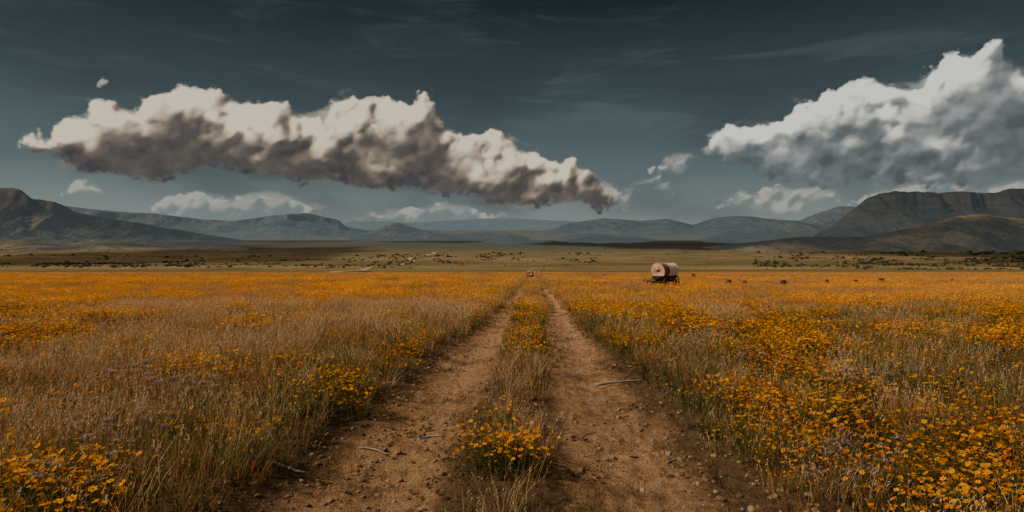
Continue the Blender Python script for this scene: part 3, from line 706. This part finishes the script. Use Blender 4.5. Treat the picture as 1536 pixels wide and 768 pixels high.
def wagon(loc,rotz,scale):
    root=bpy.data.objects.new('covered_wagon',None); root.location=loc; root.rotation_euler=(0,0,rotz); root.scale=(scale,)*3
    scene.collection.objects.link(root)
    def part(nm,b,mat,smooth=False):
        o=bpy.data.objects.new(nm,b.mesh(nm,[mat],smooth)); scene.collection.objects.link(o); o.parent=root; return o
    b=MB()
    L=1.6
    for k in range(3):
        z0=.98+k*.15;z1=z0+.14; f0=.50+k*.05;f1=f0+.045
        for s in(-1,1):
            e0=L+k*.1;e1=e0+.09
            b.add([(-e0,s*f0,z0),(e0,s*f0,z0),(e1,s*f1,z1),(-e1,s*f1,z1),(-e0,s*(f0-.04),z0),(e0,s*(f0-.04),z0),(e1,s*(f1-.04),z1),(-e1,s*(f1-.04),z1)],
                  [(0,1,2,3),(7,6,5,4),(0,4,5,1),(3,2,6,7),(0,3,7,4),(1,5,6,2)],jit(WOOD,.25))
            b.add([(s*e0,-f0,z0),(s*e0,f0,z0),(s*e1,f1,z1),(s*e1,-f1,z1)],[(0,1,2,3)],jit(WOOD,.25))
    box(b,-L,L,-.5,.5,.94,.98,WOOD)
    for x_ in(-1.2,-.4,.4,1.2):
        for s in(-1,1): box(b,x_-.03,x_+.03,s*.60-.03,s*.60+.03,.95,1.42,jit(WOOD))
    part('bed',b,wmat)
    CZ=2.02; CR=.86
    b=MB(); nx_=41; na_=40
    vs=[];cs=[]
    for i in range(nx_):
        s=i/(nx_-1); x_=-1.6+3.2*s
        sag=1-.04*abs(math.sin(s*math.pi*5)); 
        flare=.07*abs(2*s-1)**3
        for k in range(na_):
            a=k/na_*2*math.pi; r=(CR*sag+flare)*(1+.012*math.sin(a*9+i))
            yy=math.cos(a)*r*.98; zz=CZ+math.sin(a)*r
            if zz<1.38: zz=1.38+(zz-1.38)*.5
            vs.append((x_+(.22*math.sin(a)*(2*s-1)),yy,zz))
            if s<.08: c=(.80,.68,.58)
            elif s<.42: c=(.20,.12,.095)
            else: c=(.90,.84,.78)
            cs.append(c)
    fs=[(i*na_+k,i*na_+(k+1)%na_,(i+1)*na_+(k+1)%na_,(i+1)*na_+k) for i in range(nx_-1) for k in range(na_)]
    b.add(vs,fs,cs); part('canvas_cover',b,canv,True)
    for nm,ii_,sg in(('front_canvas',0,1),('rear_canvas',nx_-1,-1)):
        b=MB(); ring=vs[ii_*na_:(ii_+1)*na_]; V=[];C=[]
        for j,q in enumerate((1.0,.8,.55,.3,.12)):
            for k,p in enumerate(ring):
                w_=1+.02*math.sin(k*2.4)*(1-q)*4
                V.append((p[0]*.999+sg*.10*(1-q)**.8,p[1]*q*w_,CZ+(p[2]-CZ)*q*w_)); C.append((.70,.48,.37))
        Fs=[(j*na_+k,j*na_+(k+1)%na_,(j+1)*na_+(k+1)%na_,(j+1)*na_+k) for j in range(4) for k in range(na_)]
        b.add(V,Fs,C); b.add([V[-na_+k] for k in range(na_)],[tuple(range(na_))],(.3,.2,.15)); part(nm,b,canv,True)
    b=MB()
    for s in (-1.6,-.96,-.32,.32,.96,1.6):
        pts=[(s+.22*math.sin(a)*(s/1.6),math.cos(a)*(CR+.05),CZ+math.sin(a)*(CR+.05)) for a in np.linspace(-.45,math.pi+.45,24)]
        tube(b,pts,[.022]*24,(.34,.26,.19),5)
    part('hoops',b,wmat)
    for nm,x_,s,R in(('wheel_front_left',-1.15,-1,.60),('wheel_front_right',-1.15,1,.60),('wheel_rear_left',1.15,-1,.76),('wheel_rear_right',1.15,1,.76)):
        b=MB(); y_=s*.84; n_=28; V=[];
        for k in range(n_):
            a=k/n_*2*math.pi
            for (rr,dy_) in((R,-.04),(R,.04),(R-.09,.04),(R-.09,-.04)): V.append((x_+math.cos(a)*rr,y_+dy_,R+math.sin(a)*rr))
        Fs=[(k*4+j,k*4+(j+1)%4,((k+1)%n_)*4+(j+1)%4,((k+1)%n_)*4+j) for k in range(n_) for j in range(4)]
        b.add(V,Fs,WOOD); tube(b,[(x_,y_-.12,R),(x_,y_+.12,R)],[.10,.10],WOOD,10)
        for k in range(12):
            a=k/12*2*math.pi; tube(b,[(x_+math.cos(a)*.07,y_,R+math.sin(a)*.07),(x_+math.cos(a)*(R-.05),y_,R+math.sin(a)*(R-.05))],[.026,.022],WOOD,5)
        part(nm,b,wmat)
    b=MB()
    tube(b,[(-1.15,-.84,.60),(-1.15,.84,.60)],[.05,.05],WOOD,8); tube(b,[(1.15,-.84,.76),(1.15,.84,.76)],[.05,.05],WOOD,8)
    box(b,-1.6,1.5,-.06,.06,.82,.94,WOOD); box(b,-1.3,-1.0,-.5,.5,.65,.94,WOOD); box(b,1.0,1.3,-.5,.5,.81,.94,WOOD)
    part('running_gear',b,wmat)
    b=MB(); tube(b,[(-1.2,0,.76),(-2.6,0,.72),(-4.0,0,.76)],[.06,.055,.055],WOOD,8)
    tube(b,[(-1.9,-.6,.80),(-1.9,.6,.80)],[.045,.045],WOOD,6); tube(b,[(-2.05,-.85,.76),(-2.05,-.25,.76)],[.035,.035],WOOD,6); tube(b,[(-2.05,.25,.76),(-2.05,.85,.76)],[.035,.035],WOOD,6)
    tube(b,[(-3.9,-.6,.86),(-3.9,-.3,.98),(-3.9,0,.86),(-3.9,.3,.98),(-3.9,.6,.86)],[.06,.08,.07,.08,.06],WOOD,6)
    tube(b,[(-3.9,0,.80),(-3.92,0,.0)],[.06,.06],WOOD,6)
    part('tongue_and_yoke',b,wmat)
    b=MB(); box(b,-2.15,-1.85,-.5,.5,1.30,1.35,WOOD); box(b,-2.0,-1.95,-.45,-.4,1.13,1.30,WOOD); box(b,-2.0,-1.95,.4,.45,1.13,1.30,WOOD); box(b,-2.4,-1.7,-.45,.45,1.09,1.13,WOOD)
    part('driver_seat',b,wmat)
    b=MB(); tube(b,[(.5,-.76,.6),(.45,-.78,1.4)],[.025,.02],WOOD,6); tube(b,[(-.2,-.85,1.05),(.2,-.85,1.05)],[.13,.13],(.2,.14,.09),10)
    part('brake_lever_and_water_keg',b,wmat)
    return root
Yw=WY; wagon(((997-768)/F*Yw,Yw,float(gz_open(np.array(16.0),np.array(Yw)))),math.radians(47),.88)
Yw=130.0; wagon(((795-768)/F*Yw,Yw,float(gz_open(np.array(3.8),np.array(Yw)))-.05),math.radians(78),.62)
# ------------------------------------------------------------ hay bales
m,t=newmat('weathered_hay')
pos=t.n.new('ShaderNodeTexCoord').outputs['Object']; nn=t.noise(pos,9,6,.7)
finish(t,diffuse(t,t.mix(nn,(.030,.020,.014),(.075,.046,.030)))); hay=m
for px,py,r in[(1040,413,.36),(1093,421,.28),(1117,420,.24),(1175,421,.28),(1240,419.5,.24),(1283,419,.25),(1322,419,.30),(1428,417,.22)]:
    Yb=(CAMZ-.72)*F/(py-HY); Xb=(px-768)/F*Yb
    b=MB(); n_=18; V=[]; prof=[(-.5,0),(-.5,.55),(-.5,.9),(-.42,1),(0,1.03),(.42,1),(.5,.9),(.5,.55),(.5,0)]
    for (yy,rr) in prof:
        for k in range(n_):
            a=k/n_*6.2832; q=r*rr*(1+random.uniform(-.03,.03)); V.append((math.cos(a)*q,yy*r*1.6,math.sin(a)*q))
    Fs=[(j*n_+k,j*n_+(k+1)%n_,(j+1)*n_+(k+1)%n_,(j+1)*n_+k) for j in range(len(prof)-1) for k in range(n_)]
    b.add(V,Fs,(.2,.15,.1)); o=bpy.data.objects.new('hay_bale',b.mesh('hay_bale',[hay],True))
    o.scale=(1.0,1.0,1.5); o.location=(Xb,Yb,float(gz_open(np.array(Xb),np.array(Yb)))+r*1.5); o.rotation_euler=(0,0,random.uniform(0,3)); scene.collection.objects.link(o)
